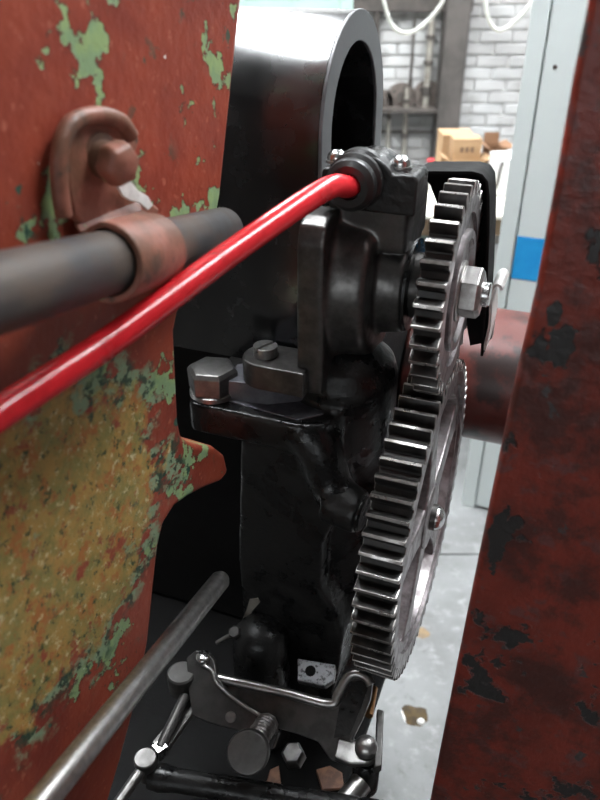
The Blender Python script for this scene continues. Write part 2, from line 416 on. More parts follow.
# ------------------------------------------------------------------ things on the back wall
def wallpipe(name, lab, q0, q1, r, collars, mat, grp=None):
    P0 = onw(*q0, y=4.54); P1 = onw(*q1, y=4.54)
    t = Thing(name, lab, 'pipe', P1, 'w', group=grp)
    t.part('shaft', cyl(B(), P1, P0, r, n=16), MAT[mat])
    for f_, s_ in collars:
        c = P1.lerp(P0, f_)
        t.part('collar', cyl(B(), c - Vector((0,0,.02*s_)), c + Vector((0,0,.02*s_)), r*1.45, n=16, ch=.003), MAT['iron_dark'])
wallpipe('pipe', 'pale rusty upright pipe with dark collars on brick wall beside the pillar', (432, 18), (425, 108), .018, ((.52, .6), (.2, 1.2), (.8, .5)), 'pipe_grey')
wallpipe('rod', 'thin dark upright rod on brick wall left of the pale collared pipe', (415, 18), (410, 86), .008, ((.05, 1),), 'iron_dark')
wallpipe('pipe', 'dark upright pipe on brick wall close to the black guard', (377, 12), (376, 108), .013, ((.95, 1),), 'iron_dark')
wallpipe('pipe', 'pale upright pipe hanging below the dark shelf rail, thicker one', (407, 88), (403, 168), .014, ((.42, .8), (.85, .5)), 'pipe_grey')
wallpipe('pipe', 'thin pale upright pipe below the dark shelf rail beside black guard', (389, 112), (387, 165), .011, ((.9, .6),), 'pipe_grey')
a = onw(378, 111, y=4.48); b_ = onw(437, 112, y=4.48)
t = Thing('wall_shelf', 'narrow dark metal shelf rail fixed across the brick wall', 'shelf', (a.x, YB, a.z), 'w')
t.part('board', box(B(), (a.x - .15, 4.46, a.z - .009), (b_.x, YB - .008, a.z + .009)), MAT['iron_dark'], bevel=.002)
t.part('lower_bar', box(B(), (a.x - .15, 4.57, a.z - .14), (b_.x, YB - .008, a.z - .125)), MAT['iron_dark'], bevel=.002)
def sawdisc(c, r, lab, y):
    C = onw(*c, y=y); b = B(); n = 26; ring = []
    for k in range(2*n):
        rr = r if k % 2 else r * .9; ang = math.pi * k / n
        ring.append(Vector((C.x + rr*math.cos(ang), C.y, C.z + rr*math.sin(ang))))
    t = Thing('saw_blade', lab, 'saw blade', C, 'w', group='round saw blades on the wall shelf')
    t.part('blade', prism(b, ring, (0, -.004, 0), (0, .004, 0)), MAT['rust_disc'])
    t.part('hub', cyl(B(), C + Vector((0, -.014, 0)), C + Vector((0, -.003, 0)), r*.3, n=20), MAT['iron_dark'])
    for k in range(5):
        an = k * 2*math.pi/5; q = C + Vector((math.cos(an)*r*.6, -.006, math.sin(an)*r*.6))
        t.part('bolt', cyl(B(), q, q + Vector((0, .003, 0)), r*.1, n=10), MAT['iron_dark'])
sawdisc((401, 97), .085, 'round rusty toothed blade standing on wall shelf behind the thin rod', 4.565)
sawdisc((427, 95), .085, 'round rusty toothed blade standing on wall shelf beside the pillar', 4.565)
sawdisc((383, 101), .062, 'small round rusty blade on wall shelf, half hidden by the black guard', 4.565)
for pts, lab in ((((375, -40), (384, 2), (392, 25), (405, 33), (422, 26), (443, 0), (450, -40)), 'pale cable hanging in a loop nearer the black guard'),
                 (((478, -40), (485, 0), (489, 20), (498, 30), (512, 24), (533, 0), (550, -40)), 'pale cable hanging in a loop beside the grey cabinet')):
    P = smoothpath([onw(*q, y=2.75) for q in pts], 8)
    P = [Vector((P[0].x, P[0].y, ZC))] + P + [Vector((P[-1].x, P[-1].y, ZC))]
    single('cable', lab, 'cable', P[0], tube(B(), P, .0065, 10), MAT['cable'], 'w', group='hanging cables')

# ------------------------------------------------------------------ work bench and what stands on it
BZ = .76
bl = onw(400, 217, z=0) if False else None
def onz(px, py, z):
    d = ray(px, py); P = d * ((z - CAMZ) / d.z); return Vector((P.x, P.y, z))
f0 = onz(380, 216, BZ); f1 = onz(520, 216, BZ)
yb0, yb1 = f0.y, f0.y + .62
t = Thing('workbench', 'workbench with pale cream top and brown wooden edge below the brick wall', 'workbench', (f0.x, yb0, 0), 'w')
t.part('top', box(B(), (-.15, yb0, BZ - .012), (1.15, yb1, BZ)), MAT['bench_top'], bevel=.002)
t.part('front_rail', box(B(), (-.15, yb0 + .012, BZ - .07), (1.15, yb0 + .05, BZ - .012)), MAT['wood'], bevel=.002)
t.part('back_rail', box(B(), (-.15, yb1 - .05, BZ - .07), (1.15, yb1 - .012, BZ - .012)), MAT['wood'])
for lx in (-.12, 1.05):
    for ly in (yb0 + .05, yb1 - .11): t.part('leg', box(B(), (lx, ly, 0), (lx + .06, ly + .06, BZ - .012)), MAT['wood'], bevel=.003)
t.part('lower_shelf', box(B(), (-.06, yb0 + .05, .30), (1.05, yb1 - .05, .325)), MAT['wood'])
a = onw(395, 232, y=yb0 + .12)
t = Thing('tool_chest', 'low teal grey metal chest under the front of the workbench', 'chest', (a.x, yb0 + .1, .325), 'w')
t.part('body', box(B(), (a.x - .1, yb0 + .1, .325), (a.x + .19, yb0 + .4, .70)), MAT['teal'], bevel=.008)
for k in range(3):
    d = t.part('drawer', box(B(), (a.x - .085, yb0 + .092, .345 + k*.118), (a.x + .175, yb0 + .1, .45 + k*.118)), MAT['teal'], bevel=.003)
    t.part('handle', box(B(), (a.x, yb0 + .08, .40 + k*.118), (a.x + .09, yb0 + .092, .412 + k*.118)), MAT['steel'], parent=d)
t = Thing('tool_chest', 'white enamel tub on the bench shelf right of the teal chest', 'tub', (a.x + .3, yb0 + .2, .325), 'w')
t.root.name = 'tub'
t.part('shell', lathe(B(), (a.x + .31, yb0 + .2, .325), (0,0,1), [(0, .08), (.02, .09), (.3, .105), (.3, .098), (.03, .08), (.03, 0)], 28), MAT['white_plastic'])
t.part('rim', lathe(B(), (a.x + .31, yb0 + .2, .62), (0,0,1), [(0, .104), (.004, .111), (.012, .111), (.014, .102)], 28), MAT['white_plastic'])

def carton(x0, x1, y0, y1, z0, z1, lab, mat='card', flaps=True, tilt=0, label_print=False):
    t = Thing('cardboard_box', lab, 'box', ((x0+x1)/2, (y0+y1)/2, z0), 'w', group='cardboard boxes on the bench')
    th = .004; b = B()
    for lo, hi in (((x0,y0,z0),(x1,y0+th,z1)), ((x0,y1-th,z0),(x1,y1,z1)), ((x0,y0+th,z0),(x0+th,y1-th,z1)),
                   ((x1-th,y0+th,z0),(x1,y1-th,z1)), ((x0+th,y0+th,z0),(x1-th,y1-th,z0+th))): box(b, lo, hi)
    t.part('walls', b, MAT[mat])
    if flaps:
        L = .034
        for nm, pts in (('flap', [(x0,y0,z1),(x1,y0,z1),(x1,y0-L*.7,z1+L*.35),(x0,y0-L*.7,z1+L*.35)]),
                        ('flap', [(x0,y1,z1),(x1,y1,z1),(x1,y1+L*.2,z1+L),(x0,y1+L*.2,z1+L)]),
                        ('flap', [(x0,y0,z1),(x0,y1,z1),(x0-L*.8,y1,z1+L*.4),(x0-L*.8,y0,z1+L*.4)]),
                        ('flap', [(x1,y0,z1),(x1,y1,z1),(x1+L*.8,y1,z1+L*.3),(x1+L*.8,y0,z1+L*.3)])):
            t.part(nm, prism(B(), pts, (0,0,0), (0,0,.003)), MAT[mat])
    else:
        t.part('lid', box(B(), (x0-.001,y0-.001,z1-.002), (x1+.001,y1+.001,z1+.003)), MAT[mat])
    if label_print:
        xm, zm = (x0+x1)/2, (z0+z1)/2
        for k, s_ in enumerate((-.018, 0, .018)):
            q = t.part('print_mark', box(B(), (xm+s_-.006, y0-.0006, zm-.006), (xm+s_+.006, y0, zm+.012)), MAT['print'])
    t.root.rotation_euler.z = R(tilt)
yB = yb0 + .36
def bx(px0, px1, y): return onw(px0, 150, y=y).x, onw(px1, 150, y=y).x
def bz(py, y): return onw(450, py, y=y).z
x0, x1 = bx(441, 472, yB + .1); carton(x0, x1, yB + .08, yB + .2, BZ, bz(135, yB + .1), 'tallest plain tan cardboard box at the rear of the bench', 'card', False)
x0, x1 = bx(453, 481, yB - .02); zt = bz(162, yB - .03)
carton(x0 - .008, x1 + .012, yB - .03, yB + .07, BZ, zt, 'open tan cardboard box with folded flaps under the printed carton', 'card', True)
carton(x0, x1, yB - .02, yB + .06, zt, bz(140, yB - .02), 'small tan carton with dark print on top of the flapped box', 'card', False, 0, True)
x0, x1 = bx(487, 500, yB); carton(x0 + .02, x1 + .03, yB + .03, yB + .15, BZ, bz(152, yB), 'brown open cardboard box next to the white handled appliance', 'card_dark', True)
x0, x1 = bx(500, 514, yB - .16); a = bz(160, yB - .16)
t = Thing('appliance', 'white appliance with a dark curved handle standing by the cabinet', 'appliance', (x0, yB - .16, BZ), 'w')
t.part('body', box(B(), (x0, yB - .14, BZ), (x1 + .06, yB - .02, a)), MAT['white_plastic'], bevel=.008, seg=3)
H = [Vector((x0 + .008, yB - .14, BZ + .03)), Vector((x0 + .006, yB - .165, BZ + .06)), Vector((x0 + .008, yB - .165, a - .035)), Vector((x0 + .02, yB - .14, a - .015))]
t.part('handle', tube(B(), smoothpath(H, 6), .005, 10), MAT['iron_dark'])
x0, x1 = bx(415, 424, yB - .05)
t = Thing('red_tin', 'small red tin with white label on bench left of black gear hood', 'tin', (x0, yB - .05, BZ), 'w')
t.part('body', cyl(B(), (x0 + .01, yB - .03, BZ), (x0 + .01, yB - .03, BZ + .07), .024, n=24, ch=.003), MAT['red_plastic'])
t.part('paper_label', cyl(B(), (x0 + .01, yB - .03, BZ + .02), (x0 + .01, yB - .03, BZ + .045), .0246, n=24), MAT['white_plastic'])
t = Thing('white_jug', 'white plastic jug standing beside the red tin on the bench', 'jug', (x0 + .06, yB - .03, BZ), 'w')
t.part('body', lathe(B(), (x0 + .062, yB - .03, BZ), (0,0,1), [(0, .026), (.004, .029), (.06, .029), (.078, .014), (.09, .013)], 24), MAT['white_plastic'])
t.part('cap', cyl(B(), (x0 + .062, yB - .03, BZ + .09), (x0 + .062, yB - .03, BZ + .104), .014, n=20, ch=.002), MAT['red_plastic'])

# pale green steel frame seen over the guard
a = onw(255, 6, y=3.3); c = onw(330, 0, y=3.3)
t = Thing('steel_stand', 'pale mint green steel stand with crossed braces beyond the black guard', 'stand', (a.x, 3.3, 0), 'w')
for xx in (a.x - .18, c.x + .04): t.part('post', box(B(), (xx, 3.28, 0), (xx + .05, 3.33, 1.9)), MAT['mint'], bevel=.004)
t.part('panel', box(B(), (a.x - .13, 3.34, .95), (c.x + .04, 3.355, 1.62)), MAT['mint'])
t.part('cross_bar', box(B(), (a.x - .13, 3.285, 1.30), (c.x + .04, 3.325, 1.35)), MAT['mint'], bevel=.003)
for xa, xb in ((a.x - .02, a.x + .10), (c.x - .12, c.x + .02)):
    t.part('brace', prism(B(), [(xa, 3.29, 1.20), (xa + .045, 3.29, 1.20), (xb + .045, 3.29, 1.62), (xb, 3.29, 1.62)], (0,0,0), (0,.03,0)), MAT['mint'])

# ------------------------------------------------------------------ grey cabinet (aligned with the machine)
c0 = on(461.5, 505, w=-CAMZ)
uu = lambda px, py: on(px, py, v=c0.y).x
g0 = uu(474.5, 508)
t = Thing('steel_cabinet', 'tall pale grey steel cabinet with strip of blue tape behind the gears', 'cabinet', (c0.x, c0.y, -CAMZ))
D = .45; Wd = .62; Ht = 2.05
t.part('body', box(B(), (c0.x, c0.y + .018, -CAMZ), (c0.x + Wd, c0.y + D, -CAMZ + Ht)), MAT['cabinet'], bevel=.003)
t.part('stile', box(B(), (c0.x, c0.y, -CAMZ), (g0 - .002, c0.y + .018, -CAMZ + Ht)), MAT['cabinet'], bevel=.002)
d = t.part('door', box(B(), (g0 + .003, c0.y + .001, -CAMZ + .01), (c0.x + Wd - .02, c0.y + .018, -CAMZ + Ht - .02)), MAT['cabinet'], bevel=.002)
t.part('handle', box(B(), (c0.x + Wd - .1, c0.y - .02, -.5), (c0.x + Wd - .08, c0.y, -.35)), MAT['steel'], parent=d, bevel=.003)
q = on(555, 67, v=c0.y)
t.part('rivet', dome(B(), (q.x, c0.y + .001, q.z), (0,-1,0), .005, .002, 12), MAT['iron_dark'], parent=d)
zt0 = on(525, 237, v=c0.y).z; zt1 = on(525, 280, v=c0.y).z
single('tape_strip', 'bright blue strip of tape stuck on the grey cabinet door', 'tape', (g0 + .003, c0.y, zt1),
       box(B(), (g0 + .0035, c0.y + .0002, zt1), (g0 + .13, c0.y + .001, zt0)), MAT['tape'])

# oil spot and drip on the floor
q = on(414, 716, w=-CAMZ)
def puddle(c, r, h, n=28, wob=.25):
    b = B(); rs = [r*(1 + random.uniform(-wob, wob)) for _ in range(n)]
    rs = [(rs[i-1] + rs[i] + rs[(i+1) % n]) / 3 for i in range(n)]
    lo = [b.verts.new((c.x + rs[k]*math.cos(2*math.pi*k/n), c.y + rs[k]*math.sin(2*math.pi*k/n), c.z)) for k in range(n)]
    hi = [b.verts.new((c.x + .8*rs[k]*math.cos(2*math.pi*k/n), c.y + .8*rs[k]*math.sin(2*math.pi*k/n), c.z + h)) for k in range(n)]
    for k in range(n): b.faces.new((lo[k], lo[(k+1) % n], hi[(k+1) % n], hi[k]))
    b.faces.new(hi); b.faces.new(lo[::-1]); return b
MAT['oil'] = simple('oil', (.11,.075,.035), (.06,.045,.03), .12, 0, 40, .05)
MAT['oil_dry'] = simple('oil_dry', (.28,.19,.10), (.2,.14,.08), .5, 0, 40, .05)
single('oil_puddle', 'brown oil puddle on the concrete floor beside the gear', 'oil spill', q, puddle(q, .030, .0012), MAT['oil'])
q2 = on(421, 722, w=-CAMZ); q2.z += .0012
single('white_scrap', 'tiny white scrap lying in the brown oil puddle', 'scrap', q2, dome(B(), q2, (0,0,1), .009, .005, 16), MAT['white_paint'])
q3 = on(422, 633, w=-CAMZ)
single('oil_puddle', 'small rusty drip mark on the floor at the lower rim of the gear', 'oil spill', q3, puddle(q3, .018, .0008), MAT['oil_dry'])

# ================================================================== the machine: large castings
# base added to close off the dark below, with shade put in its colour
t = Thing('machine_base', 'near-black machine base added to fill the shade under the linkage', 'machine base', (-.4, .6, -CAMZ))
t.part('body', box(B(), (-.70, .765, -.93), (-.205, 1.12, -.418)), MAT['shade_black'], bevel=.01)
t.part('pan', prism(B(), [Vector(p) for p in ((-.15,.20,0),(-.15,1.12,0),(-.70,1.12,0),(-.70,.46,0),(-.41,.41,0),(-.335,.20,0))], (0,0,-.96), (0,0,-.93)), MAT['shade_black'], bevel=.006)
t.part('plinth', box(B(), (-.66, .72, -CAMZ), (-.30, 1.08, -.96)), MAT['shade_black'])

# left side casting with chipped paint
out = [(243,0),(234,80),(222,196),(210,262),(195,292),(180,312),(176,330),(178,380),(180,420),(184,438),(196,444),(216,447),(226,455),(230,472),
       (222,482),(205,489),(190,497),(175,508),(165,524),(160,545),(156,580),(150,640),(138,700),(122,760),(95,850),(60,960)]
pts = [onc(*q) for q in out]
pts = pts + [Vector((pts[0].x, -.12, pts[-1].z - .02)), Vector((pts[0].x, -.12, .24)), Vector((pts[0].x, pts[0].y + .035, .24))]
t = Thing('side_casting', 'red painted side casting chipped to green and ochre on the left', 'machine frame', CAST_ANCHOR, 'c')
bm = prism(B(), pts, (0,0,0), (-.055,0,0))
side = t.part('plate', bm, MAT['paint'], bevel=.007, seg=3)
# foot that carries the plate down to the floor, behind the lower edge
k0 = onc(-100, 900); k1 = onc(0, 940)
t.part('foot', box(B(), (k0.x - .05, k0.y, -CAMZ), (k0.x - .004, k1.y, k1.z + .1)), MAT['paint'], bevel=.005)
# right frame upright
V0 = .50
edge = [(588,0),(572,80),(555,180),(535,290),(510,400),(480,548),(455,672),(430,800),(402,960)]
pts = [on(*q, v=V0) for q in edge]
pts = [Vector((p.x, V0, p.z)) for p in pts]
bot = pts[-1]
pts = [Vector((pts[0].x + .008, V0, .26))] + pts + [Vector((bot.x - .012, V0, -CAMZ)), Vector((.42, V0, -CAMZ)), Vector((.42, V0, .26))]
t = Thing('frame_upright', 'dark red painted upright frame worn to black patches on the right', 'machine frame', (.1, V0, -CAMZ))
t.part('plate', prism(B(), pts, (0,0,0), (0,.07,0)), MAT['frame'], bevel=.006, seg=3)
# cross tube joining the uprights behind the gears
bt = on(520, 312, v=1.03).z; bb = on(500, 438, v=1.03).z; rc = (bt - bb) / 2 * .93; zc = (bt + bb) / 2
t = Thing('cross_tube', 'oily red cross tube running behind the gears into the right upright', 'tube', (-.1, 1.03, zc))
t.part('barrel', cyl(B(), (-.204, 1.03, zc), (.10, 1.03, zc), rc, n=48, ch=.004), MAT['beam'])
t.part('collar', cyl(B(), (-.0, 1.03, zc), (.10, 1.03, zc), rc*1.06, n=48, ch=.006), MAT['beam'])

# inverted-U guard
UG = -.25; VC = .826; ro, ri = .111, .082; WT = -.163; WB = -.418
def arch(r, r_w=None, n=28, wb=WB):
    L = [Vector((0, VC - r, wb))]
    L += [Vector((0, VC - r*math.cos(math.pi*k/n), WT + r*math.sin(math.pi*k/n))) for k in range(n + 1)]
    return L + [Vector((0, VC + r, wb))]
def ushell(u0, u1, r_o, r_i):
    b = B(); o_, i_ = arch(r_o), arch(r_i); n = len(o_)
    rows = [[b.verts.new(Vector((uu_, p.y, p.z))) for p in L] for uu_, L in ((u0, o_), (u1, o_), (u1, i_), (u0, i_))]
    for a_, c_ in ((0,1),(1,2),(2,3),(3,0)):
        for k in range(n - 1): b.faces.new((rows[a_][k], rows[a_][k+1], rows[c_][k+1], rows[c_][k]))
    for k in (0, n - 1): b.faces.new([rows[j][k] for j in range(4)])
    return b
t = Thing('guard_cover', 'glossy black arched guard cover open at its right end', 'guard', (UG - .12, VC, WB))
t.part('shell', ushell(-.58, UG - .004, ro, ri), MAT['guard_black'])
t.part('rim', ushell(UG - .004, UG, ro + .0005, ri - .0005), MAT['rim_worn'], bevel=.0015)
t.part('end_wall', prism(B(), arch(ri - .001), (-.58, 0, 0), (-.572, 0, 0)), MAT['shade_black'])

# ================================================================== pedestal bracket (black oily casting)
t = Thing('pedestal_bracket', 'oily black cast pedestal bracket with shelf and spigot under the bearing', 'bracket', (-.25, .66, -.93))
WS = -.418
b = B()
# shelf
prism(b, [Vector((-.364,.612,0)), Vector((-.356,.602,0)), Vector((-.235,.600,0)), Vector((-.205,.612,0)), Vector((-.19,.66,0)), Vector((-.19,.76,0)), Vector((-.364,.76,0))], (0,0,WS-.036), (0,0,WS))
# body below
prism(b, [on(*q, v=.617) for q in ((240,440),(330,440),(345,500),(322,545),(320,590),(334,612),(343,640),(338,676),(330,702),(290,694),(246,650),(238,560))], (0,0,0), (0,.09,0))
# rounded column under the bearing
lathe(b, (-.2145,.700,-.93), (0,0,1), [(0,.05),(.36,.05),(.45,.06),(.53,.06),(.55,.054),(.565,.036),(.572,0)], 40)
# shoulder ridge down to the spigot
rp = smoothpath([Vector((-.232,.622,-.435)), Vector((-.214,.618,-.455)), Vector((-.203,.616,-.485)), Vector((-.19,.61,-.502)), Vector((-.168,.604,-.508))], 5)
tube(b, rp, lambda s_: .026 - .004*s_, 18)
cyl(b, (-.20,.606,-.508), (-.160,.602,-.512), .024, n=24)
t.part('casting', b, MAT['cast_black'], remesh=.0032, smooth=7)
t.part('spigot_cap', cyl(B(), (-.1625,.602,-.512), (-.1565,.6015,-.5123), .0205, n=24, ch=.002), MAT['cast_black'])
# machined top pad
t.part('pad', prism(B(), [Vector((-.345,.622,0)), Vector((-.236,.61,0)), Vector((-.215,.63,0)), Vector((-.215,.70,0)), Vector((-.345,.70,0))], (0,0,WS-.004), (0,0,WS+.0012)), MAT['shim'], bevel=.0008)
# polished foot with a hole at the end of the leg
PA = R(22); PN = Vector((0, -math.sin(PA), math.cos(PA)))
PT = on(315, 662, v=.6125)
def ledge(px, py, up=0):
    P = cast(px, py, None, PN.dot(PT) + up, VX*PN.y + WX*PN.z); return Vector((P.dot(UX), P.dot(VX), P.z))
pp = [ledge(*q) for q in ((297,658),(336,664),(334,680),(325,687),(297,681))]
ft = t.part('foot_pad', prism(B(), pp, -PN*.012, PN*0), MAT['pad_worn'], bevel=.002)
q = ledge(310.5, 671)
t.part('hole', cyl(B(), q - PN*.01, q + PN*.0009, .0068, n=20), MAT['shade_black'], parent=ft)  # raised dark disc, the shade of the hole put in its colour
pn = t.part('paint_drip', prism(B(), [on(*q, v=.6165) for q in ((250,599),(258,598),(260,602),(252,611),(250,617),(246,625),(241,626),(242,620),(247,609))], (0,-.001,0), (0,.001,0)), MAT['pipe_grey'])

# hexagon bolt and washer on the shelf
bc = Vector((-.342, .630, WS))
t = Thing('hex_bolt', 'large hexagon bolt head with spring washer on the black shelf', 'bolt', bc)
t.part('spring_washer', lathe(B(), bc, (0,0,1), [(0,.0245),(.001,.026),(.006,.026),(.007,.0245)], 36), MAT['steel'])
hd = t.part('head', lathe(B(), bc + Vector((0,0,.007)), (0,0,1), [(0,.0275),(.022,.0285),(.0265,.0245),(.0275,.018)], 6, R(12)), MAT['steel_mid'], bevel=.0012)

# ================================================================== bearing housing
HU0, HU1 = -.243, -.216       # side flange of the housing
AXV, AXW = .718, -.296
t = Thing('bearing_housing', 'dark grey cast bearing housing with round flange beside the upper gear', 'bearing housing', (-.25, .65, -.405))
b = B()
# upright flange, rounded shoulder
sil = [Vector((0, .628, -.3935)), Vector((0, .626, -.30)), Vector((0, .628, -.234)), Vector((0, .634, -.218)), Vector((0, .648, -.212)), Vector((0, .80, -.212)), Vector((0, .80, -.3935))]
prism(b, sil, (HU0, 0, 0), (HU1, 0, 0))
lathe(b, (HU1 - .02, AXV, AXW), (1,0,0), [(0,.086),(.022,.086),(.03,.083),(.05,.080),(.056,.076),(.058,.06)], 64)
lathe(b, (-.19, AXV, AXW), (1,0,0), [(0,.056),(.02,.053),(.040,.05),(.041,.02)], 48)
box(b, (-.219, .672, -.25), (-.150, .76, -.20))
t.part('body', b, MAT['steel_dark'], remesh=.0024, smooth=5)
t.part('boss_face', lathe(B(), (-.1505, AXV, AXW), (1,0,0), [(0,.048),(.003,.0475),(.004,.03)], 48), MAT['cast_black'])
# foot lug with rounded end
fu0, fu1 = on(238, 376, v=.622).x, HU0 + .012
fz0, fz1 = -.3935, -.365
L = [Vector((fu1, .615, 0)), Vector((fu0 + .024, .615, 0))]
cx, cy, rr = fu0 + .026, .641, .026
L += [Vector((cx + rr*math.cos(a), cy + rr*math.sin(a), 0)) for a in [R(270 - 12*k) for k in range(1, 16)]]
L += [Vector((fu1, .668, 0))]
t.part('foot', prism(B(), L, (0,0,fz0), (0,0,fz1)), MAT['steel_dark'], bevel=.002)
# slotted screw in the lug
sc = Vector((cx - .002, cy, fz1))
s1 = B(); 
for sx in (-1, 1):
    n_ = 14; arc = [Vector((.0016*sx + 0, -.0125, 0))] 
    arc = [Vector((sx*(.0017 + max(0, .0128*math.cos(a) - .0017)), .0128*math.sin(a), 0)) for a in [R(-82 + 164*k/n_) for k in range(n_ + 1)]]
    rot = Matrix.Rotation(R(-25), 3, 'Z')
    prism(s1, [sc + rot @ p for p in arc], (0,0,.006), (0,0,.011))
scr = t.part('slotted_screw', cyl(B(), sc, sc + Vector((0,0,.0062)), .0128, n=28), MAT['steel'])
t.part('screw_head', s1, MAT['steel'], parent=scr, bevel=.0004)
single('shim_plate', 'angular grey shim plate between the housing foot and black shelf', 'shim', (-.27, .65, WS + .0012),
       prism(B(), [on(213, 399, w=WS+.0012) + Vector((0,.004,0)), on(268, 405, w=WS+.0012), on(312, 400, w=WS+.0012), Vector((-.205,.70,WS+.0012)), Vector((-.31,.70,WS+.0012))], (0,0,0), (0,0,.0233)), MAT['shim'], bevel=.0008)

# bearing cap on top of the housing, bored towards the camera
c0u, c1u = -.2295, -.1405
capf = .655
zc0, zc1 = -.2065, -.170
um = (c0u + c1u) / 2 - .004
t = Thing('bearing_block', 'black bearing cap block with two bright screws and a ribbed rubber collar', 'bearing block', (um, .70, zc0))
prof = [Vector((c0u, 0, zc0)), Vector((c1u, 0, zc0)), Vector((c1u + .001, 0, zc1 - .004)), Vector((c1u - .003, 0, zc1)), Vector((um + .034, 0, zc1))]
prof += [Vector((um + .030*math.cos(R(a)), 0, -.186 + .030*math.sin(R(a)))) for a in range(30, 160, 10)]
prof += [Vector((um - .034, 0, zc1)), Vector((c0u + .003, 0, zc1)), Vector((c0u, 0, zc1 - .004))]
t.part('block', prism(B(), prof, (0, capf, 0), (0, .70, 0)), MAT['cast_black'], bevel=.0025, seg=3)
cc = Vector((um - .006, capf, -.178))
col_ = t.part('rubber_collar', lathe(B(), cc + Vector((0,.012,0)), (0,-1,0), [(0,.0265),(.008,.0265),(.011,.0235),(.013,.0235),(.016,.0255),(.021,.0255),(.024,.022),(.026,.022),(.029,.0235),(.035,.0225),(.039,.018),(.039,.0115),(.03,.011)], 40), MAT['rubber'])
for px, py in ((337, 160), (401, 161)):
    q = on(px, py, v=.68); q = Vector((q.x, .68, zc1))
    w_ = t.part('washer', cyl(B(), q, q + Vector((0,0,.002)), .0105, n=24), MAT['steel'])
    t.part('screw', dome(B(), q + Vector((0,0,.004)), (0,0,1), .0092, .0075, 24, .0025), MAT['steel_bright'])

# red rod bent out of the bore towards the camera
P = [cc + Vector((.001, .035, 0)), cc + Vector((0, -.022, 0)), on(332, 186.5, d=.63), on(300, 205, d=.602), on(225, 257, d=.555), on(110, 341, d=.482), on(0, 413, d=.42)]
P.append(P[-1] + (P[-1] - P[-2]).normalized() * .45)
single('red_rod', 'long glossy red rod bent into the bearing cap collar', 'rod', P[0], tube(B(), smoothpath(P, 8), .0099, 28), MAT['red_rod'])

# ================================================================== gears
def gear_outline(N, m, phase=0.0):
    ra, rp_, rf = m*(N+2)/2, m*N/2, m*(N-2.4)/2; T = 2*math.pi/N; L = []
    for k in range(N):
        c = phase + k*T
        for f_, r in ((-.34, rf), (-.27, rf + .15*m), (-.225, rp_), (-.095, ra - .1*m), (-.07, ra), (.07, ra), (.095, ra - .1*m), (.225, rp_), (.27, rf + .15*m), (.34, rf)):
            L.append((c + f_*T, r))
    return L
def gear_rim(cv, cw, u0, u1, N, m, ri_, phase):
    b = B(); L = gear_outline(N, m, phase); n = len(L)
    def ring(u_, pts): return [b.verts.new((u_, cv - r*math.cos(a), cw + r*math.sin(a))) for a, r in pts]
    inner = [(a, ri_) for a, r in L]; ch = .0008
    outs = [(a, r - ch) for a, r in L]
    A = ring(u0, outs); A2 = ring(u0 + ch, L); B2 = ring(u1 - ch, L); B_ = ring(u1, outs); C_ = ring(u1, inner); D_ = ring(u0, inner)
    for X, Y in ((A, A2), (A2, B2), (B2, B_), (B_, C_), (C_, D_), (D_, A)):
        for k in range(n):
            f_ = b.faces.new((X[k], X[(k+1) % n], Y[(k+1) % n], Y[k]))
            if X is A2: f_.material_index = 0 if k % 10 in (3, 4, 5) else 1  # tips coloured bright for the light they catch, gaps dark
            elif X is B_ or X is D_ or X is C_: f_.material_index = 2
    return b
MAT['gear_grease_shade'] = simple('gear_grease_shade', (.012,.0115,.011), (.035,.032,.03), .34, .4, 60, .15, .5, .0006)  # grease and gap shade together in one dark flank colour
GM = [MAT['gear_steel'], MAT['gear_grease_shade'], MAT['gear_face']]
MOD = .006
U1 = -.0998
# upper gear
t = Thing('spur_gear', 'smaller upper steel spur gear with central hexagon nut', 'gear', (U1 - .014, AXV, AXW), group='meshing spur gears')
t.part('toothed_rim', gear_rim(AXV, AXW, U1 - .0268, U1, 34, MOD, .078, R(2.1)), GM, angle=30)
t.part('web', lathe(B(), (U1 - .022, AXV, AXW), (1,0,0), [(0,.0785),(.0185,.0785)], 64), MAT['gear_face'])
t.part('raised_ring', lathe(B(), (U1 - .004, AXV, AXW), (1,0,0), [(0,.062),(.005,.062),(.0065,.0605),(.0065,.053),(.002,.050)], 64), MAT['gear_face'])
t.part('spacer', cyl(B(), (-.149, AXV, AXW), (U1 - .021, AXV, AXW), .034, n=40), MAT['steel_dark'])
t.part('washer', cyl(B(), (U1 - .004, AXV, AXW), (U1 + .0015, AXV, AXW), .031, n=40, ch=.001), MAT['steel'])
nut = t.part('nut', hexhead(B(), (U1 + .0015, AXV, AXW), (1,0,0), .0265, .02, R(20)), MAT['steel'], bevel=.001)
t.part('stud', cyl(B(), (U1 + .02, AXV, AXW), (U1 + .029, AXV, AXW), .0125, n=24, ch=.0015), MAT['steel_bright'], parent=nut)
# large gear
GV, GW = .7103, -.584
UB = -.1435
t = Thing('spur_gear', 'larger lower steel spur gear with open spokes', 'gear', (-.12, GV, GW), group='meshing spur gears')
t.part('toothed_rim', gear_rim(GV, GW, UB, U1, 62, MOD, .162, R(.9)), GM, angle=30)
t.part('inner_flange', lathe(B(), (U1 - .006, GV, GW), (1,0,0), [(0,.1625),(.002,.1625),(.002,.150),(-.02,.146),(-.026,.1625),(0,.1625)], 96, caps=False), MAT['gear_face'])
for k in range(5):
    an = R(84 + 72*k); b = B(); e1 = Vector((0, -math.cos(an), math.sin(an))); e2 = Vector((0, math.sin(an), math.cos(an))); C = Vector((0, GV, GW))
    prof = [(.03,.024),(.06,.017),(.10,.0155),(.135,.021),(.1485,.031)]
    prism(b, [C + e1*r + e2*h for r, h in prof] + [C + e1*r - e2*h for r, h in prof[::-1]], (U1 - .024, 0, 0), (U1 - .005, 0, 0))
    t.part('spoke', b, MAT['gear_face'], bevel=.003)
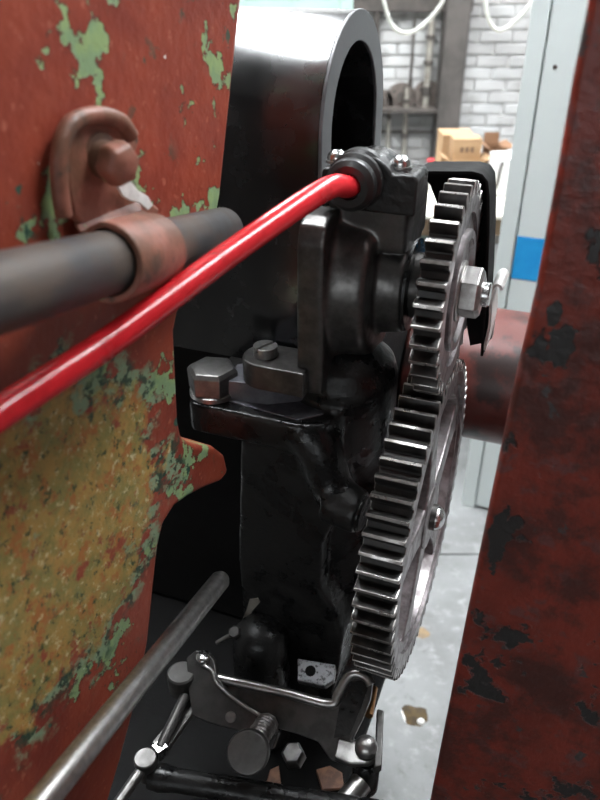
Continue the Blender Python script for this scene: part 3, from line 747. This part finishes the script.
t.part('hub', lathe(B(), (UB - .004, GV, GW), (1,0,0), [(0,.040),(.044,.040),(.0455,.038),(.0455,.014)], 48), MAT['gear_face'])
ax = t.part('axle_pin', cyl(B(), (-.205, GV, GW), (U1 + .004, GV, GW), .016, n=32), MAT['steel_dark'])
t.part('pin_head', dome(B(), (U1 + .004, GV, GW), (1,0,0), .014, .010, 28, .002), MAT['steel_bright'], parent=ax)

# black hood behind the upper gear
hv = .842
t = Thing('gear_hood', 'black sheet metal hood wrapped behind the upper gear', 'guard', (-.1, hv, -.3))
outl = [(420,172),(424,165),(434,162),(480,162),(490,165),(495,173),(496,200),(494,260),(489,342),(470,346),(462,300),(452,260),(440,225),(437,204),(430,185),(424,180)]
t.part('back_plate', prism(B(), [on(*q, v=hv) for q in outl], (0,0,0), (0,.004,0)), MAT['shade_black'], bevel=.001)
lip = [on(*q, v=hv) for q in ((419.5,175),(421,167),(428,162.5),(436,161.5),(480,161.5),(489,164),(494.5,171),(496,185),(496,220),(494,262),(489,340))]
t.part('flange', sheet(B(), lip, (0,-.045,0), .003), MAT['shade_black'])
# bent steel strap beside the nut
q = [on(*k, v=.80) for k in ((503,290),(501,285.5),(496,284),(491,288),(489,296),(489,312),(488,326),(485,340),(483,350))]
t = Thing('bent_strap', 'short bent bright steel strap beside the hexagon nut', 'strap', q[-1])
t.part('strip', sheet(B(), smoothpath(q, 4), (0,.05,0), .003), MAT['galvanised'])
t.part('tab', box(B(), q[-1] + Vector((-.02,.045,-.008)), q[-1] + Vector((.004,.062,.012))), MAT['steel_dark'], bevel=.002)

# ================================================================== pipe and clamp on the side casting
def inc(P):   # machine-free: camera-relative point to casting coordinates
    return Vector((P.dot(CN), P.dot(CD), P.z))
pa = inc(ray(-70, 312)*.325); pb = inc(ray(85, 274)*.445); pe = inc(ray(224, 230)*.665)
pe = pa + (pb - pa).normalized() * (pe - pa).length * 1.0
pe2 = inc(ray(224, 230)*.665)
RP = .0198
pa = pa + (pa - pe2).normalized() * .35
t = Thing('hose_pipe', 'thick black pipe clamped across the chipped red casting', 'pipe', pa, 'c')
t.part('barrel', lathe(B(), pa, pe2 - pa, [(0,RP),((pe2-pa).length-.004,RP),((pe2-pa).length-.001,RP-.0015),((pe2-pa).length,RP-.004)], 40), MAT['hose'])
dp = (pe2 - pa).normalized()
# point of the pipe under the clamp
def pipe_at(px):
    best = min((abs((300 + FPX*(CN*p.x + CD*p.y).x/((CN*p.x + CD*p.y + Vector((0,0,p.z))).dot(FW))) - px), i) for i, p in enumerate([pa + (pe2-pa)*(k/200) for k in range(201)]))
    return pa + (pe2 - pa) * (best[1]/200)
pc = pipe_at(131)
cl = Thing('pipe_clamp', 'rusty pink painted strap clamp with bolt holding the black pipe', 'clamp', pc, 'c')
face_x = CE.dot(CN)
up2 = dp.cross(Vector((1,0,0))); up2 = up2 if up2.z > 0 else -up2; up2.normalize()
outn = up2.cross(dp); outn = outn if outn.x > 0 else -outn; outn.normalize()
tabp = [onc(*q, off=.001) for q in ((56,160),(58,138),(66,122),(80,114),(98,112),(116,116),(128,126),(131,140),(127,152),(121,166),(122,180),(134,194),(152,208),(148,216),(110,222),(76,226),(66,214),(60,190))]
cl.part('tab', prism(B(), tabp, (0,0,0), (.008,0,0)), MAT['clamp'], bevel=.0025, seg=3)
lipp = smoothpath([onc(*q, off=.010) for q in ((64,216),(60,190),(59,160),(63,138),(72,123),(88,116),(106,116),(121,122),(131,136))], 4)
cl.part('hood_lip', tube(B(), lipp, .0058, 12), MAT['clamp'])
bp = onc(97, 157, .006)
hd = cl.part('bolt_shank', lathe(B(), bp, (1,-.1,-.1), [(0,.0165),(.003,.0165),(.004,.0125),(.012,.0125)], 24), MAT['rust_shade'])  # dark ring under the bolt head, recess shade put into its colour
cl.part('bolt_head', lathe(B(), bp + Vector((.010,0,-.001)), (1,-.15,-.15), [(0,.0148),(.008,.0162),(.015,.0145),(.0185,.007)], 6, R(8)), MAT['clamp'], parent=hd, bevel=.003)
rs = RP + .0012
path = [onc(106, 210, .004), onc(109, 220, .009)] + [pc + (outn*math.cos(R(a)) + up2*math.sin(R(a))) * rs for a in range(112, -160, -12)]
b = B(); A = []; n = len(path)
for i, p in enumerate(path):
    tg = (path[min(i+1, n-1)] - path[max(i-1, 0)]).normalized()
    d_ = Vector((0,1,0)).lerp(dp, min(1, i/3)).normalized()
    nr = (p - pc).normalized() if i > 1 else Vector((1,0,0))
    A.append([b.verts.new(q) for q in (p - d_*.035, p + d_*.035, p + d_*.035 + nr*.0045, p - d_*.035 + nr*.0045)])
for a_, c_ in zip(A, A[1:]):
    for k in range(4): b.faces.new((a_[k], a_[(k+1) % 4], c_[(k+1) % 4], c_[k]))
b.faces.new(A[0]); b.faces.new(A[-1])
cl.part('strap', b, MAT['clamp'], bevel=.0015)
pk = [onc(*q, off=.014) for q in ((113,176),(122,177),(130,182),(136,190),(146,196),(151,205),(146,210),(138,203),(128,200),(121,196),(116,187),(108,182))]
cl.part('paint_flake', prism(B(), pk, (0,0,0), (.002,0,0)), MAT['white_paint'], bevel=.0006)

# steel rod lower left
ra_, rb_ = on(34, 812, d=.49), on(222, 578, d=.765)
rn = (rb_ - ra_).normalized()
single('steel_rod', 'polished steel rod slanting past the lower red casting', 'rod', rb_, lathe(B(), ra_ - rn*.40, rn, [(0,.0102),((rb_-ra_).length+.395,.0102),((rb_-ra_).length+.40,.008)], 28), MAT['steel_polished'])

# ================================================================== linkage at the bottom
LW = -.735
def lp(px, py, w_=LW): return on(px, py, w=w_)
def tilted(px, py, a, thru):      # on a plane leaning towards the viewer by a, through a machine point
    nm = Vector((0, -math.sin(a), math.cos(a))); n_ = VX*nm.y + WX*nm.z
    P = cast(px, py, None, nm.dot(thru), n_); return Vector((P.dot(UX), P.dot(VX), P.z))
TA = R(42); TN = Vector((0, -math.sin(TA), math.cos(TA))); T0 = lp(275, 690)
t = Thing('linkage_lever', 'forked dark steel lever with ball stud lying across the bottom', 'lever', lp(280, 730, LW - .03))
arm = [(212,672),(222,678),(262,688),(326,703),(334,700),(346,676),(354,672),(364,676),(372,684),(370,700),(362,720),(352,740),(376,747),(379,757),(372,766),(352,768),(330,760),(318,742),(296,734),(262,724),(236,706)]
t.part('arm', prism(B(), [tilted(*q, TA, T0) for q in arm], -TN*.012, TN*0), MAT['steel_dark'], bevel=.002)
rib = smoothpath([tilted(*q, TA, T0 + TN*.001) for q in ((214,677),(250,685),(290,694),(330,704),(338,694),(347,678),(355,673),(366,677),(371,685))], 4)
t.part('rib', tube(B(), rib, .0055, 12), MAT['steel'])
t.part('cup', prism(B(), [tilted(*q, TA, T0) for q in ((340,704),(349,682),(362,680),(368,688),(362,706),(350,735),(334,738))], TN*0, TN*.0012), MAT['cast_black'])
T1 = tilted(340, 742, TA, T0) + Vector((0, 0, .006)); TB = R(16); TBN = Vector((0, -math.sin(TB), math.cos(TB)))
tab = t.part('tab', prism(B(), [tilted(*q, TB, T1) for q in ((338,738),(352,742),(364,738),(375,738),(380,747),(378,757),(368,764),(350,764),(334,757))], -TBN*.011, TBN*0), MAT['steel_mid'], bevel=.002)
q = tilted(366, 749, TB, T1)
t.part('ball_stud', lathe(B(), q, (0,0,1), [(0,.0125),(.004,.0125)] + [(.004 + .012*math.sin(R(a)), .0125*math.cos(R(a))) for a in range(10, 90, 10)] + [(.016, 0)], 24), MAT['steel'], parent=tab)
fork = [(186,658),(196,650),(207,652),(214,660),(217,676),(226,690),(248,708),(272,722),(278,734),(272,750),(258,745),(236,730),(206,722),(192,716),(188,690)]
t.part('fork_plate', prism(B(), [tilted(*q, TA, T0 + TN*.010) for q in fork], -TN*.012, TN*0), MAT['steel_dark'], bevel=.002)
e = smoothpath([tilted(*q, TA, T0 + TN*.011) for q in ((201,664),(212,671),(217,684),(240,703),(270,722),(277,734))], 4)
t.part('edge_bead', tube(B(), e, .0022, 10), MAT['steel'])
k = tilted(181, 672, TA, T0 + TN*.012)
t.part('knuckle', cyl(B(), k + Vector((0,0,-.03)), k, .017, n=28, ch=.002), MAT['steel_dark'])
k = tilted(203, 657, TA, T0 + TN*.010)
t.part('pivot_screw', dome(B(), k, (0,0,1), .009, .005, 20, .003), MAT['steel_bright'])
k = tilted(231, 717, TA, T0 + TN*.010)
t.part('rivet', cyl(B(), k, k + TN*.003, .0065, n=20, ch=.001), MAT['steel'])
k = lp(295, 752, LW - .045)
t.part('hex_nut', hexhead(B(), k + Vector((0,0,-.012)), Vector((-.1,-.25,1)), .0135, .018, .3), MAT['steel_mid'], bevel=.0008)
# thumb screw with spring, pointing at the viewer
k0 = tilted(268, 722, TA, T0 + TN*.008); kd = Vector((-.25, -.55, .45)).normalized()
kn = cast(248, 752, 'v', k0.y - .058); kn = Vector((kn.dot(UX), kn.dot(VX), kn.z))
kd = (kn - k0).normalized()
kl = (kn - k0).length
t2 = Thing('thumb_screw', 'round knurled thumb screw with coil spring on the lever fork', 'screw', kn)
t2.part('shank', cyl(B(), k0, kn, .0062, n=18), MAT['steel_dark'])
hx, hy, hz = basis(kd)
hel = [k0 + kd*(kl*.85*i/90) + (hx*math.cos(i*.42*1.6) + hy*math.sin(i*.42*1.6))*.0115 for i in range(91)]
t2.part('spring', tube(B(), hel, .002, 8), MAT['steel'])
fd = (Vector((0,0,0)) - kn).normalized() * .8 + Vector((-.12,-.05,-.12)); fd.normalize()
t2.part('knob', lathe(B(), kn - fd*.010, fd, [(0,.0195),(.002,.0225),(.012,.0225),(.0145,.021),(.015,.0)], 40), MAT['steel_mid'], bevel=.0006)

# dark rounded cylinder behind the lever
k = on(258, 690, v=.575)
t = Thing('plunger_housing', 'oily black round-topped plunger housing behind the lever', 'housing', (k.x, .60, -.93))
kt = on(262, 636, v=.60)
t.part('barrel', lathe(B(), (kt.x - .002, .60, -.93), (0,0,1), [(0,.038),(.93+kt.z-.012,.036),(.93+kt.z+.006,.033),(.93+kt.z+.017,.024),(.93+kt.z+.022,.012),(.93+kt.z+.023,0)], 40), MAT['cast_black'])
k = on(237, 634, v=.585)
t.part('grease_screw', hexhead(B(), k, (-.1,-.5,.85), .0085, .012), MAT['steel_dark'], bevel=.0006)
t.part('side_pin', tube(B(), smoothpath([k, k + Vector((-.012,-.004,-.006)), k + Vector((-.026,-.006,-.02))], 4), .003, 10), MAT['steel'])

# lower left link rod with pin and square nut
k = lp(146, 763, LW - .03)
t = Thing('link_rod', 'thin bright link rod with round pin at the lower left', 'rod', k)
k2 = lp(112, 812, LW - .03)
t.part('rod', cyl(B(), k2 + (k2-k)*.8, k, .0062, n=18), MAT['steel_mid'])
t.part('pin', cyl(B(), k + Vector((0,0,-.02)), k + Vector((0,0,.010)), .0125, n=28, ch=.0012), MAT['steel_dark'])
k3 = lp(160, 748, LW - .022)
t.part('square_nut', prism(B(), [k3 + Vector(p) for p in ((-.009,-.003,0),(.003,-.009,0),(.009,.003,0),(-.003,.009,0))], (0,0,-.012), (0,0,.004)), MAT['steel_bright'], bevel=.0008)
k4 = lp(185, 696, LW - .02)
t.part('threaded_end', cyl(B(), k3, k4, .0058, n=16), MAT['steel_dark'])
k5 = lp(176, 712, LW - .028); 
t.part('guide_bar', prism(B(), [lp(*q, LW - .03) for q in ((152,742),(160,732),(196,690),(206,694),(172,742),(164,754))], (0,0,-.008), (0,0,0)), MAT['steel_dark'], bevel=.001)
ka, kb = lp(150, 776, LW - .045), lp(300, 800, LW - .045)
single('cross_shaft', 'oily dark cross shaft along the bottom edge of the view', 'shaft', ka, lathe(B(), ka, kb - ka, [(0,.013),(.012,.015),(.03,.0125),((kb-ka).length+.12,.0125)], 28), MAT['cast_black'])

# link strap at the right end of the lever
k = lp(376, 735, LW - .01)
t = Thing('link_strap', 'narrow worn steel link strap hanging beside the ball stud', 'strap', lp(380, 770, LW - .05))
t.part('strap', prism(B(), [lp(*q, LW - .012) for q in ((377,708),(384,710),(382,765),(374,768))], (0,0,-.012), (0,0,0)), MAT['steel_dark'], bevel=.0018)
q0, q1 = lp(374, 688, LW - .02), lp(369, 716, LW - .02)
t.part('copper_pin', cyl(B(), q0, q1, .0045, n=14), MAT['copper'])
q0 = tilted(366, 757, TB, T1) - Vector((0, -.004, .012))
t.part('socket', lathe(B(), q0 + Vector((0,0,-.046)), (0,0,1), [(0,.015),(.034,.015),(.040,.0125),(.045,.010)], 28), MAT['cast_black'])
q0, q1 = lp(362, 782, LW - .05), lp(335, 815, LW - .06)
t.part('tie_rod', cyl(B(), q0, q1, .0125, n=24), MAT['steel'])
# rusty chips on the pan
for pts, lab in ((((262,800),(270,772),(279,768),(281,785),(274,806)), 'rust brown shaving lying under the thumb screw'),
                 (((316,772),(330,768),(342,775),(344,790),(322,792)), 'rust brown wood chip lying under the lever tab')):
    L = [on(*q, w=-.80) for q in pts]
    L2 = [on(*q, w=-.9285) for q in pts]
    single('rusty_chip', lab, 'chip', L2[0], prism(B(), L2, (0,0,0), (0,0,.006)), MAT['scrap'], bevel=.001)
